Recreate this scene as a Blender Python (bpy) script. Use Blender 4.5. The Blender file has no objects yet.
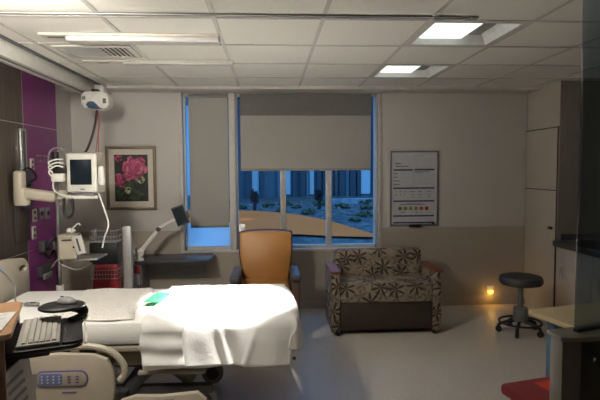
import bpy, bmesh, math, random
from mathutils import Vector, Matrix, noise
from math import sin, cos, pi, radians
random.seed(7)
C = bpy.context.scene.collection
WX0, WX1, WY0, WY1, CZ = -2.10, 2.87, -1.2, 5.58, 2.40   # room: left wall, cabinet plane, rear wall, window wall, ceiling

# ------------------------------------------------------------------ materials
def srgb(r, g, b):
    f = lambda c: (c/255/12.92) if c/255 <= .04045 else ((c/255+.055)/1.055)**2.4
    return (f(r), f(g), f(b))
def mat(name, col, rough=.5, metal=0, var=.06, scale=20, bump=0, bscale=80, stretch=(1,1,1), emit=None, es=0, trans=0, spec=.5, coat=0, alpha=1):
    m = bpy.data.materials.new(name); m.use_nodes = True
    nt = m.node_tree; b = nt.nodes['Principled BSDF']; L = nt.links
    tc = nt.nodes.new('ShaderNodeTexCoord'); mp = nt.nodes.new('ShaderNodeMapping')
    mp.inputs['Scale'].default_value = stretch
    L.new(tc.outputs['Object'], mp.inputs['Vector'])
    n = nt.nodes.new('ShaderNodeTexNoise'); n.inputs['Scale'].default_value = scale; n.inputs['Detail'].default_value = 4
    L.new(mp.outputs[0], n.inputs['Vector'])
    r = nt.nodes.new('ShaderNodeValToRGB')
    r.color_ramp.elements[0].position = .3; r.color_ramp.elements[1].position = .7
    r.color_ramp.elements[0].color = tuple(c*(1-var) for c in col)+(1,)
    r.color_ramp.elements[1].color = tuple(min(1, c*(1+var)) for c in col)+(1,)
    L.new(n.outputs['Fac'], r.inputs['Fac']); L.new(r.outputs['Color'], b.inputs['Base Color'])
    b.inputs['Roughness'].default_value = rough; b.inputs['Metallic'].default_value = metal
    b.inputs['Specular IOR Level'].default_value = spec
    b.inputs['Coat Weight'].default_value = coat
    b.inputs['Transmission Weight'].default_value = trans
    b.inputs['Alpha'].default_value = alpha
    if emit: b.inputs['Emission Color'].default_value = tuple(emit)+(1,); b.inputs['Emission Strength'].default_value = es
    if bump:
        n2 = nt.nodes.new('ShaderNodeTexNoise'); n2.inputs['Scale'].default_value = bscale
        L.new(mp.outputs[0], n2.inputs['Vector'])
        bp = nt.nodes.new('ShaderNodeBump'); bp.inputs['Strength'].default_value = bump; bp.inputs['Distance'].default_value = .01
        L.new(n2.outputs['Fac'], bp.inputs['Height']); L.new(bp.outputs[0], b.inputs['Normal'])
    return m
M = {}
M['wall'] = mat('wall_paint', (.545,.52,.485), .6, var=.02, scale=3)
M['wall_low'] = mat('wainscot_paint', (.40,.35,.285), .5, var=.02, scale=3)
M['wall_r'] = mat('rear_wall_paint', (.5,.46,.4), .7)
M['tile'] = mat('ceiling_tile', (.78,.75,.69), .9, var=.02, scale=60, bump=.15, bscale=250)
M['tbar'] = mat('ceiling_grid_paint', (.50,.475,.44), .5)
M['soffit'] = mat('soffit_paint', (.6,.57,.52), .7)
M['floor'] = mat('vinyl_floor', (.64,.59,.52), .38, var=.05, spec=.35, scale=30, bump=.02, bscale=5)
M['base'] = mat('cove_base', (.40,.36,.30), .5)
M['brown'] = mat('dark_wood_laminate', (.060,.046,.034), .45, var=.35, scale=6, stretch=(8,8,.4))
M['purple'] = mat('purple_panel', (.20,.028,.17), .3, var=.05)
M['seam'] = mat('metal_seam', (.5,.48,.45), .35, .8)
M['white'] = mat('white_plastic', (.78,.76,.70), .4)
M['offw'] = mat('off_white_enamel', (.62,.58,.50), .4)
M['beige'] = mat('beige_plastic', (.47,.42,.33), .42, var=.03)
M['beiged'] = mat('darker_beige_plastic', (.36,.32,.25), .5)
M['steel'] = mat('brushed_steel', (.55,.55,.53), .3, 1, var=.05)
M['chrome'] = mat('chrome', (.8,.8,.8), .12, 1, var=.01)
M['alu'] = mat('satin_aluminium', (.58,.57,.55), .45, .25, var=.05)
M['black'] = mat('black_plastic', (.012,.012,.013), .45)
M['rubber'] = mat('black_rubber', (.02,.02,.02), .75)
M['dgrey'] = mat('dark_grey_plastic', (.06,.06,.065), .5)
M['mgrey'] = mat('mid_grey_plastic', (.22,.22,.22), .5)
M['winframe'] = mat('window_frame_paint', (.55,.52,.47), .45)
M['shade'] = mat('roller_shade_fabric', (.31,.30,.275), .85, var=.03, scale=150, bump=.1, bscale=400)
M['shade2'] = mat('roller_shade_hem', (.24,.23,.21), .85); M['blind_shadow'] = mat('roller_shade_shadowed', (.13,.125,.115), .9)
M['linen'] = mat('white_linen', (.86,.85,.82), .8, var=.01, bump=.12, bscale=60)
M['waffle'] = mat('waffle_blanket', (.80,.77,.71), .9, var=.05, scale=90)
M['green'] = mat('green_paper', (.02,.34,.09), .7)
M['ink'] = mat('dark_ink', (.02,.06,.03), .7)
M['orange_v'] = mat('orange_vinyl', (.40,.185,.045), .42, var=.05, scale=10, bump=.04, bscale=30)
M['brown_v'] = mat('brown_vinyl_side', (.11,.065,.045), .6)
M['greyblue'] = mat('grey_blue_arm_cap', (.075,.08,.095), .4)
M['cherry'] = mat('cherry_wood', (.20,.055,.022), .5, var=.3, scale=8, stretch=(1,10,10))
M['dpanel'] = mat('dark_brown_panel', (.040,.028,.020), .5)
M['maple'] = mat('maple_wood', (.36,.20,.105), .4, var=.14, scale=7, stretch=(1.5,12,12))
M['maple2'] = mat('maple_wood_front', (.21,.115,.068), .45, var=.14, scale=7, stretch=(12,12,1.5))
M['palew'] = mat('pale_wood', (.62,.50,.30), .4, var=.07, scale=5, stretch=(2,16,16))
M['blue_leg'] = mat('blue_paint', (.10,.20,.34), .5)
M['red'] = mat('red_plastic', (.22,.008,.016), .5, var=.05)
M['redl'] = mat('red_orange_label', (.65,.05,.02), .5)
M['redb'] = mat('dark_red_bin', (.30,.02,.03), .5)
M['paper'] = mat('white_paper', (.55,.53,.50), .8)
M['paperb'] = mat('grey_print', (.25,.26,.30), .8)
M['screen'] = mat('dark_screen', (.012,.020,.028), .15)
M['counter'] = mat('dark_grey_worktop', (.055,.055,.06), .35, var=.25, scale=120)
M['cab'] = mat('cream_laminate', (.52,.47,.40), .45, var=.02)
M['cab_end_shaded'] = mat('shaded_end_laminate', (.20,.175,.15), .5, var=.04)
M['post'] = mat('taupe_post_laminate', (.20,.18,.15), .5)
M['postd'] = mat('dark_post_laminate', (.085,.075,.06), .5)
M['postcap'] = mat('grey_solid_surface', (.24,.23,.20), .4)
M['seat_g'] = mat('charcoal_vinyl', (.040,.040,.040), .45)
M['stl'] = mat('stool_cylinder', (.28,.28,.27), .35, .6)
M['keys'] = mat('ivory_keys', (.42,.40,.35), .55)
M['kbody'] = mat('ivory_keyboard_case', (.30,.285,.25), .5)
M['panelbl'] = mat('blue_control_panel', (.14,.18,.36), .4)
M['panelpu'] = mat('purple_panel_outline', (.12,.09,.25), .4)
M['panelbtn'] = mat('pale_blue_button', (.42,.50,.62), .4)
M['navy'] = mat('navy_print', (.02,.022,.10), .6)
M['boardw'] = mat('whiteboard_face', (.52,.52,.55), .3)
M['boardf'] = mat('board_frame', (.20,.20,.19), .4, .3)
M['text'] = mat('grey_text', (.12,.12,.13), .6)
M['line'] = mat('thin_grey_rule', (.34,.34,.37), .6)
for k, c in enumerate([(.10,.20,.08),(.16,.27,.07),(.26,.26,.07),(.34,.20,.05),(.36,.09,.04),(.32,.03,.03)]): M['f%d'%k] = mat('face_colour_%d'%k, c, .6)
M['frame'] = mat('bronze_picture_frame', (.17,.125,.085), .4, .3)
M['mat'] = mat('cream_mount_board', (.62,.57,.49), .8)
M['print'] = mat('dark_photo_ground', (.012,.016,.012), .35, var=.8, scale=25)
for k, c in enumerate([(.20,.015,.055),(.31,.035,.10),(.40,.075,.155),(.10,.006,.025),(.48,.17,.24)]): M['pk%d'%k] = mat('petal_pink_%d'%k, c, .4, var=.2)
M['leafp'] = mat('leaf_green_print', (.035,.07,.03), .4, var=.4); M['bud'] = mat('bud_print', (.36,.36,.18), .4, var=.3)
M['cordr'] = mat('red_cord', (.42,.02,.03), .5)
M['badge'] = mat('blue_grey_badge', (.04,.08,.13), .35)
M['lamp'] = mat('lit_lens', (.8,.8,.8), .4, emit=(.93,1,.97), es=1.15)
M['refl'] = mat('white_reflector', (.85,.85,.82), .35)
M['nightl'] = mat('night_light_lens', (.9,.6,.2), .4, emit=(1,.47,.06), es=4.0)
M['label'] = mat('pale_label', (.55,.58,.62), .5)
# outside
M['gravel'] = mat('blue_grey_gravel', (.042,.066,.072), .95, var=.8, scale=5, bump=.6, bscale=12)
M['path'] = mat('orange_path', (.60,.125,.004), .9, var=.06, scale=2)
M['cloth_bld'] = mat('blue_grey_facade', (.05,.115,.15), .6, var=.3, scale=1, stretch=(3,3,.1))
M['bld_d'] = mat('navy_column', (.016,.042,.060), .6)
M['bld_l'] = mat('pale_blue_wall', (.35,.55,.62), .5, var=.05)
M['shrub'] = mat('dark_shrub', (.012,.014,.02), .9)
M['lowwall'] = mat('pale_garden_wall', (.14,.20,.24), .9, var=.5, scale=4); M['bush'] = mat('low_green_bush', (.035,.06,.03), .9, var=.5)
M['rock'] = mat('pale_rock', (.14,.15,.17), .9, var=.2)

def floral():
    m = bpy.data.materials.new('palm_leaf_upholstery'); m.use_nodes = True
    nt = m.node_tree; b = nt.nodes['Principled BSDF']; L = nt.links; N = nt.nodes.new
    def math_(op, a, b_=None):
        n = N('ShaderNodeMath'); n.operation = op
        for i, v in enumerate((a, b_)):
            if v is None: continue
            if isinstance(v, (int, float)): n.inputs[i].default_value = v
            else: L.new(v, n.inputs[i])
        return n.outputs[0]
    tc = N('ShaderNodeTexCoord'); sp = N('ShaderNodeSeparateXYZ'); L.new(tc.outputs['Object'], sp.inputs[0])
    yy = math_('MULTIPLY', sp.outputs['Y'], .8)
    cb = N('ShaderNodeCombineXYZ'); L.new(math_('ADD', sp.outputs['X'], math_('MULTIPLY', yy, .6)), cb.inputs[0]); L.new(math_('ADD', sp.outputs['Z'], yy), cb.inputs[1])
    def layer(scale, pet, k, off):
        add = N('ShaderNodeVectorMath'); add.operation = 'ADD'; L.new(cb.outputs[0], add.inputs[0]); add.inputs[1].default_value = (off, off*.7, 0)
        v = N('ShaderNodeTexVoronoi'); v.voronoi_dimensions = '2D'; v.inputs['Scale'].default_value = scale; v.inputs['Randomness'].default_value = .75
        L.new(add.outputs[0], v.inputs['Vector'])
        d = N('ShaderNodeVectorMath'); d.operation = 'SUBTRACT'; L.new(add.outputs[0], d.inputs[0]); L.new(v.outputs['Position'], d.inputs[1])
        s = N('ShaderNodeSeparateXYZ'); L.new(d.outputs[0], s.inputs[0])
        cs = N('ShaderNodeSeparateColor'); L.new(v.outputs['Color'], cs.inputs[0])
        ang = math_('ARCTAN2', s.outputs['Y'], s.outputs['X'])
        w = math_('ABSOLUTE', math_('SINE', math_('ADD', math_('MULTIPLY', ang, pet), math_('MULTIPLY', cs.outputs[0], 6))))
        val = math_('SUBTRACT', w, math_('ADD', math_('MULTIPLY', v.outputs['Distance'], k), .38))
        return math_('MINIMUM', math_('MAXIMUM', math_('MULTIPLY', val, 9), 0), 1)
    l1 = layer(5.2, 3.5, 1.15, 0); l2 = layer(8, 2.5, 1.0, 3.3)
    nz = N('ShaderNodeTexNoise'); nz.inputs['Scale'].default_value = 9; L.new(tc.outputs['Object'], nz.inputs['Vector'])
    r = N('ShaderNodeValToRGB'); e = r.color_ramp.elements; e[0].position = .35; e[1].position = .65
    e[0].color = (.215,.175,.12,1); e[1].color = (.31,.265,.19,1); L.new(nz.outputs['Fac'], r.inputs['Fac'])
    m1 = N('ShaderNodeMix'); m1.data_type = 'RGBA'; L.new(math_('MULTIPLY', l2, .6), m1.inputs[0]); L.new(r.outputs[0], m1.inputs[6]); m1.inputs[7].default_value = (.10,.045,.035,1)
    m2 = N('ShaderNodeMix'); m2.data_type = 'RGBA'; L.new(math_('MULTIPLY', l1, .92), m2.inputs[0]); L.new(m1.outputs[2], m2.inputs[6]); m2.inputs[7].default_value = (.022,.012,.012,1)
    L.new(m2.outputs[2], b.inputs['Base Color']); b.inputs['Roughness'].default_value = .75
    return m
M['floral'] = floral()
def glassmat(name, tint, mixf, rough=.02):
    m = bpy.data.materials.new(name); m.use_nodes = True; nt = m.node_tree; nt.nodes.clear(); N = nt.nodes.new
    o = N('ShaderNodeOutputMaterial'); t = N('ShaderNodeBsdfTransparent'); t.inputs[0].default_value = tint+(1,)
    g = N('ShaderNodeBsdfGlossy'); g.inputs['Roughness'].default_value = rough; x = N('ShaderNodeMixShader'); x.inputs[0].default_value = mixf
    nt.links.new(t.outputs[0], x.inputs[1]); nt.links.new(g.outputs[0], x.inputs[2]); nt.links.new(x.outputs[0], o.inputs[0]); return m
M['glass'] = glassmat('window_glass', (.80,.92,1), .04)
M['tint'] = glassmat('dark_tinted_glass', (.55,.61,.66), .09, .15)
def frosted():
    m = bpy.data.materials.new('frosted_glass'); m.use_nodes = True; nt = m.node_tree; nt.nodes.clear(); N = nt.nodes.new
    o = N('ShaderNodeOutputMaterial'); t = N('ShaderNodeBsdfTranslucent'); t.inputs[0].default_value = (1,1,1,1)
    g = N('ShaderNodeBsdfGlossy'); g.inputs['Roughness'].default_value = .3; x = N('ShaderNodeMixShader'); x.inputs[0].default_value = .08
    nt.links.new(t.outputs[0], x.inputs[1]); nt.links.new(g.outputs[0], x.inputs[2]); nt.links.new(x.outputs[0], o.inputs[0]); return m
M['frost'] = frosted()
def wafflebump():
    m = M['waffle']; nt = m.node_tree; b = nt.nodes['Principled BSDF']
    v = nt.nodes.new('ShaderNodeTexVoronoi'); v.inputs['Scale'].default_value = 38
    tc = nt.nodes.new('ShaderNodeTexCoord'); nt.links.new(tc.outputs['Object'], v.inputs['Vector'])
    bp = nt.nodes.new('ShaderNodeBump'); bp.inputs['Strength'].default_value = .8; bp.inputs['Distance'].default_value = .01
    nt.links.new(v.outputs['Distance'], bp.inputs['Height']); nt.links.new(bp.outputs[0], b.inputs['Normal'])
wafflebump()

# ------------------------------------------------------------------ mesh helpers
class MB:
    def __init__(s): s.bm = bmesh.new(); s.mats = []
    def _mi(s, m):
        if m not in s.mats: s.mats.append(m)
        return s.mats.index(m)
    def _fin(s, before, m):
        i = s._mi(m)
        for f in s.bm.faces:
            if f not in before: f.material_index = i; f.smooth = True
    def box(s, m, a, b, bev=0, rot=None, piv=None, seg=2):
        """box from corner a to corner b"""
        bef = set(s.bm.faces)
        c = [(a[i]+b[i])/2 for i in range(3)]; d = [abs(b[i]-a[i]) for i in range(3)]
        r = bmesh.ops.create_cube(s.bm, size=1, matrix=Matrix.Translation(c) @ Matrix.Diagonal((*d, 1)))
        vs = r['verts']
        if rot is not None:
            bmesh.ops.rotate(s.bm, verts=vs, cent=Vector(piv if piv else c), matrix=rot)
        if bev:
            es = {e for v in vs for e in v.link_edges}
            bmesh.ops.bevel(s.bm, geom=list(es), offset=min(bev, min(d)*.49), segments=seg, profile=.5, affect='EDGES')
        s._fin(bef, m); return s
    def cyl(s, m, p, q, r1, r2=None, seg=20):
        bef = set(s.bm.faces); p = Vector(p); q = Vector(q); d = q-p
        mt = Matrix.Translation((p+q)/2) @ d.to_track_quat('Z', 'Y').to_matrix().to_4x4()
        bmesh.ops.create_cone(s.bm, cap_ends=True, segments=seg, radius1=r1, radius2=r1 if r2 is None else r2, depth=d.length, matrix=mt)
        s._fin(bef, m); return s
    def ball(s, m, c, r, sc=(1,1,1), rot=None, seg=16):
        bef = set(s.bm.faces)
        mt = Matrix.Translation(c) @ (rot.to_4x4() if rot else Matrix.Identity(4)) @ Matrix.Diagonal((*sc, 1))
        bmesh.ops.create_uvsphere(s.bm, u_segments=seg, v_segments=max(6, seg*2//3), radius=r, matrix=mt)
        s._fin(bef, m); return s
    def tube(s, m, pts, r, seg=8, smooth=True, closed=False):
        bef = set(s.bm.faces); P = [Vector(p) for p in pts]
        if smooth and len(P) > 2:
            Q = []; n = len(P)
            for i in range(n if closed else n-1):
                if closed: a, b, c, d = P[i-1], P[i], P[(i+1) % n], P[(i+2) % n]
                else: a, b, c, d = P[max(i-1, 0)], P[i], P[i+1], P[min(i+2, n-1)]
                for k in range(6):
                    t = k/6
                    Q.append(.5*((2*b)+(c-a)*t+(2*a-5*b+4*c-d)*t*t+(3*b-a-3*c+d)*t**3))
            if not closed: Q.append(P[-1])
            P = Q
        rings = []; up = None; n = len(P)
        for i, p in enumerate(P):
            t = (P[(i+1) % n]-P[i-1]) if closed else (P[min(i+1, n-1)]-P[max(i-1, 0)])
            if t.length < 1e-9: t = Vector((0,0,1))
            t.normalize()
            if up is None: up = t.orthogonal().normalized()
            else:
                up = up - t*up.dot(t)
                up = up.normalized() if up.length > 1e-6 else t.orthogonal().normalized()
            w = t.cross(up)
            rr = r[min(i*len(r)//n, len(r)-1)] if isinstance(r, (list, tuple)) else r
            rings.append([s.bm.verts.new(p+(up*cos(2*pi*k/seg)+w*sin(2*pi*k/seg))*rr) for k in range(seg)])
        for i in range(n if closed else n-1):
            A, B = rings[i], rings[(i+1) % n]
            for k in range(seg): s.bm.faces.new((A[k], A[(k+1) % seg], B[(k+1) % seg], B[k]))
        if not closed:
            s.bm.faces.new(rings[0][::-1]); s.bm.faces.new(rings[-1])
        s._fin(bef, m); return s
    def lathe(s, m, prof, c=(0,0,0), seg=28, axis=None):
        bef = set(s.bm.faces); c = Vector(c); q = (Vector(axis).to_track_quat('Z', 'Y') if axis else None); rings = []
        for r, z in prof:
            ring = []
            for k in range(seg):
                v = Vector((max(r, 1e-4)*cos(2*pi*k/seg), max(r, 1e-4)*sin(2*pi*k/seg), z))
                if q: v = q @ v
                ring.append(s.bm.verts.new(c+v))
            rings.append(ring)
        for A, B in zip(rings, rings[1:]):
            for k in range(seg): s.bm.faces.new((A[k], A[(k+1) % seg], B[(k+1) % seg], B[k]))
        s.bm.faces.new(rings[0][::-1]); s.bm.faces.new(rings[-1])
        s._fin(bef, m); return s
    def prism(s, m, loops, o, u, v, th, bev=0):
        """2D outline (plus holes) in plane o,u,v pushed th along u x v"""
        bef = set(s.bm.faces); o = Vector(o); u = Vector(u); v = Vector(v); n = u.cross(v).normalized()
        if not isinstance(loops[0][0], (tuple, list)): loops = [loops]
        es = []; lv = []
        for lp in loops:
            vs = [s.bm.verts.new(o+u*a+v*b) for a, b in lp]; lv.append(vs)
            es += [s.bm.edges.new((vs[i], vs[(i+1) % len(vs)])) for i in range(len(vs))]
        if len(loops) == 1: fs = [s.bm.faces.new(lv[0])]
        else: fs = [g for g in bmesh.ops.triangle_fill(s.bm, use_beauty=True, edges=es, normal=n)['geom'] if isinstance(g, bmesh.types.BMFace)]
        r = bmesh.ops.extrude_face_region(s.bm, geom=fs)
        top = [g for g in r['geom'] if isinstance(g, bmesh.types.BMVert)]
        bmesh.ops.translate(s.bm, verts=top, vec=n*th)
        new = [f for f in s.bm.faces if f not in bef]
        bmesh.ops.recalc_face_normals(s.bm, faces=new)
        if bev:
            eds = {e for f in new for e in f.edges if len(e.link_faces) == 2 and e.calc_face_angle(0) > 1.0}
            bmesh.ops.bevel(s.bm, geom=list(eds), offset=bev, segments=2, profile=.5, affect='EDGES')
        s._fin(bef, m); return s
    def quad(s, m, pts):
        bef = set(s.bm.faces); s.bm.faces.new([s.bm.verts.new(p) for p in pts]); s._fin(bef, m); return s
    def build(s, name, parent=None, label=None, kind=None, cat=None, group=None, sharp=35, loc=None, rz=0):
        me = bpy.data.meshes.new(name)
        bmesh.ops.recalc_face_normals(s.bm, faces=s.bm.faces)
        s.bm.to_mesh(me); s.bm.free()
        for k in s.mats: me.materials.append(M[k])
        me.set_sharp_from_angle(angle=radians(sharp))
        o = bpy.data.objects.new(name, me); C.objects.link(o)
        if parent: o.parent = parent
        if loc is not None: o.location = loc
        o.rotation_euler[2] = rz
        if label: o['label'] = label
        if kind: o['kind'] = kind
        if cat: o['category'] = cat
        if group: o['group'] = group
        return o
def thing(name, label, cat, loc=(0,0,0), rz=0, group=None):
    o = bpy.data.objects.new(name, None); C.objects.link(o); o.location = loc; o.rotation_euler[2] = rz
    o.empty_display_size = .1
    o['label'] = label; o['category'] = cat
    if group: o['group'] = group
    return o
def dup(o, parent=None):
    c = o.copy(); C.objects.link(c); c.parent = parent
    for ch in list(o.children): dup(ch, c)
    return c
def Rz(a): return Matrix.Rotation(a, 3, 'Z')
def Rx(a): return Matrix.Rotation(a, 3, 'X')
def Ry(a): return Matrix.Rotation(a, 3, 'Y')
def rrect(x0, y0, x1, y1, r, n=5):
    if not isinstance(r, (tuple, list)): r = (r,)*4
    pts = []
    for (cx, cy, a, rr) in ((x1-r[0], y0+r[0], -90, r[0]), (x1-r[1], y1-r[1], 0, r[1]), (x0+r[2], y1-r[2], 90, r[2]), (x0+r[3], y0+r[3], 180, r[3])):
        for k in range(n+1):
            t = radians(a+90*k/n); pts.append((cx+rr*cos(t), cy+rr*sin(t)))
    return pts
S = 'structure'

# ------------------------------------------------------------------ room shell
MB().box('floor', (-2.3,WY0,-.1), (3.6,WY1+.12,0)).build('floor', kind=S)
MB().box('wall', (-2.3,WY0,0), (WX0,WY1,2.6)).build('wall_left', kind=S)
MB().box('wall', (3.45,WY0,0), (3.6,WY1,2.6)).build('wall_right', kind=S)
MB().box('wall_r', (-2.3,WY0-.12,0), (3.6,WY0,2.6)).build('wall_rear', kind=S)
# window wall with one opening X -.96..1.19, z .66..2.36 (a post splits it)
OX0, OX1, OZ0, OZ1 = -.935, 1.185, .665, 2.372
w = MB()
for a, b in (((-2.3,WY1,0), (OX0,WY1+.24,2.6)), ((OX1,WY1,0), (3.6,WY1+.24,2.6)), ((OX0,WY1,0), (OX1,WY1+.24,OZ0)), ((OX0,WY1,OZ1), (OX1,WY1+.24,2.6))): w.box('wall', a, b)
w.build('wall_back', kind=S)
# darker lower wall
w = MB()
w.box('wall_low', (WX0,WY1-.006,.0), (OX0-.045,WY1+.0,.888)); w.box('wall_low', (OX1+.045,WY1-.006,0), (2.87,WY1,.888)); w.box('wall_low', (OX0-.045,WY1-.006,0), (OX1+.045,WY1,.645))
w.build('trim_1', kind=S)
MB().box('base', (WX0,WY1-.018,0), (2.87,WY1-.006,.10), .004).build('baseboard_back', kind=S)
w = MB(); w.box('wall_low', (WX0,5.0,0), (WX0+.006,WY1-.02,.888)); w.build('trim_2', kind=S)
# ceiling, tile by tile so the two recessed lights have their openings
gx = [-.308+.6175*k for k in range(-4, 8)]; gy = [5.30] + [4.805-.6215*k for k in range(0, 10)]
holes = {(round(gx[6],2), round(gy[4],2)), (round(gx[6],2), round(gy[2],2))}
c = MB(); xs = [-2.3]+[x for x in gx if x > -2.25 and x < 3.5]+[3.6]; ys = sorted([y for y in gy if y > WY0]+[WY0])
lit = []
for i in range(len(xs)-1):
    for j in range(len(ys)-1):
        x0, x1, y0, y1 = xs[i], xs[i+1], ys[j], ys[j+1]
        xm, ym = (x0+x1)/2, (y0+y1)/2
        if (abs(xm-1.235) < .1 and (abs(ym-3.25) < .12 or abs(ym-4.49) < .12)): lit.append((x0, x1, y0, y1)); continue
        c.box('tile', (x0,y0,CZ), (x1,y1,CZ+.02))
c.box('tile', (-2.3,WY0,2.58), (3.6,WY1,2.62))
c.build('ceiling', kind=S)
g = MB()
for x in xs[1:-1]: g.box('tbar', (x-.012,WY0,CZ-.004), (x+.012,5.30,CZ+.002))
for y in ys[1:-1]: g.box('tbar', (WX0,y-.012,CZ-.005), (3.45,y+.012,CZ+.002))
g.build('trim_3', kind=S)
s_ = MB(); s_.box('soffit', (WX0,5.30,2.372), (WX1,WY1,2.5), .003); s_.build('trim_4', kind=S)
s_ = MB(); s_.box('dgrey', (-.17,5.352,2.369), (.98,5.378,2.374)); s_.box('tbar', (-.19,5.335,2.3705), (1.0,5.395,2.373)); s_.build('slot_diffuser', label='long narrow air slot in the soffit above the window', cat='air vent')
for k, x0 in enumerate((1.27, -.62)):
    MB().lathe('tbar', [(.0,-.008),(.05,-.006),(.062,0),(.062,.003)], (x0+.06,5.35,2.37)).build('ceiling_escutcheon', cat='ceiling fitting', label=('small round fitting in the soffit right of the window' if k == 0 else 'small round fitting in the soffit above the narrow window'))

# headwall panels: dark wood centre flanked by purple
w = MB()
w.box('brown', (WX0,1.6,.05), (WX0+.03,4.447,.853)); w.box('brown', (WX0,1.6,.861), (WX0+.03,4.447,1.937)); w.box('brown', (WX0,1.6,1.945), (WX0+.03,4.447,CZ))
w.build('trim_5', kind=S)
w = MB()
w.box('purple', (WX0,4.455,.05), (WX0+.03,5.13,.853)); w.box('purple', (WX0,4.455,.861), (WX0+.03,5.13,1.937)); w.box('purple', (WX0,4.455,1.945), (WX0+.03,5.13,CZ))
w.build('trim_6', kind=S)
w = MB()
w.box('seam', (WX0,1.6,.853), (WX0+.026,5.13,.861)); w.box('seam', (WX0,1.6,1.937), (WX0+.026,5.13,1.945)); w.box('seam', (WX0,4.447,.05), (WX0+.031,4.455,CZ)); w.box('seam', (WX0,5.13,.05), (WX0+.031,5.136,CZ))
w.build('trim_7', kind=S)

# ------------------------------------------------------------------ windows
def frame_win(n, x0, x1, mull, frost=False):
    w = MB(); Y0, Y1 = WY1+.06, WY1+.13; t = .04
    w.box('winframe', (x0,Y0,OZ0), (x0+t*.5,Y1,OZ1)); w.box('winframe', (x1-t*.5,Y0,OZ0), (x1,Y1,OZ1))
    w.box('winframe', (x0,Y0,OZ0), (x1,Y1,OZ0+.035)); w.box('winframe', (x0,Y0,OZ1-.03), (x1,Y1,OZ1))
    for a in mull: w.box('winframe', (a-.030,Y0-.01,OZ0), (a+.030,Y1,OZ1), .004)
    f = w.build('window_%d' % n, kind=S)
    gl = MB().box('glass', (x0,Y0+.04,OZ0), (x1,Y0+.046,OZ1)).build('glass', f)
    return f
frame_win(1, OX0, -.425, [])
f2 = frame_win(2, -.372, OX1, [.142, .650])
MB().box('frost', (OX0+.02,WY1+.085,OZ0+.03), (-.44,WY1+.09,.96)).build('frosted_pane', bpy.data.objects['window_1'])
# post between the windows + sill + inner casing
MB().box('winframe', (-.438,WY1-.01,OZ0-.02), (-.372,WY1+.16,OZ1), .004).build('trim_8', kind=S)
w = MB(); w.box('winframe', (OX0-.045,WY1-.014,OZ0-.02), (OX0,WY1+.03,OZ1), .003); w.box('winframe', (OX1,WY1-.014,OZ0-.02), (OX1+.045,WY1+.03,OZ1), .003)
w.box('winframe', (OX0-.045,WY1-.016,OZ0-.025), (OX1+.045,WY1+.06,OZ0+.002), .003); w.build('trim_9', kind=S)

def shade(name, x0, x1, zb, label, split=None):
    t = thing(name, label, 'window blind', ((x0+x1)/2, WY1+.035, zb)); cx = (x0+x1)/2; h = OZ1-.012-zb; hw = (x1-x0)/2
    MB().box('shade', (-hw,-.001,.0), (hw,.001,h)).build('shade_fabric', t)
    MB().box('shade2', (-hw,-.007,-.006), (hw,.007,.02), .003).build('hem_bar', t)
    MB().cyl('mgrey', (-hw,0,h-.02), (hw,0,h-.02), .018).build('roller', t)
    if split: MB().box('blind_shadow', (-hw,-.022,split-zb), (hw,-.019,h)).build('shadow_band', t, label='shadow across the top of the blind, put in as a darker band')  # dark sheet stands for the shadow falling on the blind's top
    return t
shade('roller_shade', -.872, -.452, .918, 'narrow grey roller blind pulled nearly to the sill of the left window')
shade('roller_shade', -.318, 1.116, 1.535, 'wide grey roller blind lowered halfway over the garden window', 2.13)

# ------------------------------------------------------------------ right side cabinets
t = thing('tall_cabinet', 'tall cream built-in cabinet with stacked doors in the far right corner', 'cabinet', (WX1,4.93,0))
b = MB(); b.box('cab', (.012,0,0), (.57,.645,CZ)); b.build('body', t)
MB().box('cab_end_shaded', (.0,-.012,0), (.57,0,CZ)).build('end_panel', t, label='end panel with its shade put into the dark taupe colour')  # end face lies in shade, so its colour is darkened
MB().box('cab', (0,0,1.955), (.012,.645,CZ)).build('upper_fascia', t)
d = MB().box('cab', (-.006,.03,1.32), (.012,.64,1.945), .003).build('door', t)
d = MB().box('cab', (-.006,.03,.06), (.012,.64,1.312), .003).build('door', t)
h = MB().box('black', (-.022,.07,.915), (-.006,.14,.945), .004).build('handle', d, label='small black catch')
MB().box('dgrey', (-.002,.024,.06), (.008,.031,1.945)).build('edge_gap', t)
MB().box('dgrey', (-.007,.02,1.9445), (.010,.645,1.956)).build('edge_gap', t); MB().box('dgrey', (-.007,.03,1.311), (.010,.64,1.321)).build('edge_gap', t)
t = thing('base_cabinet', 'cream base cabinet under the dark counter at right', 'cabinet', (2.85,2.6,0))
MB().box('cab', (.02,0,.08), (.58,2.31,.765)).build('body', t); MB().box('dgrey', (.07,.02,0), (.56,2.3,.08)).build('plinth', t)
for k in range(4):
    d = MB().box('cab', (0,.01+.575*k,.09), (.02,.575*(k+1),.755), .003).build('door', t)
    MB().tube('steel', [(0,.5+.575*k-.04,.46), (-.025,.5+.575*k-.04,.47), (-.025,.5+.575*k-.04,.57), (0,.5+.575*k-.04,.58)], .005, smooth=False).build('handle', d)
b = MB(); b.box('counter', (2.815,2.58,.765), (3.45,4.918,.82), .006); b.box('counter', (2.90,4.90,.82), (3.43,4.918,.885))
b.build('countertop', label='dark speckled counter along the right wall with low upstand', cat='countertop')

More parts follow.
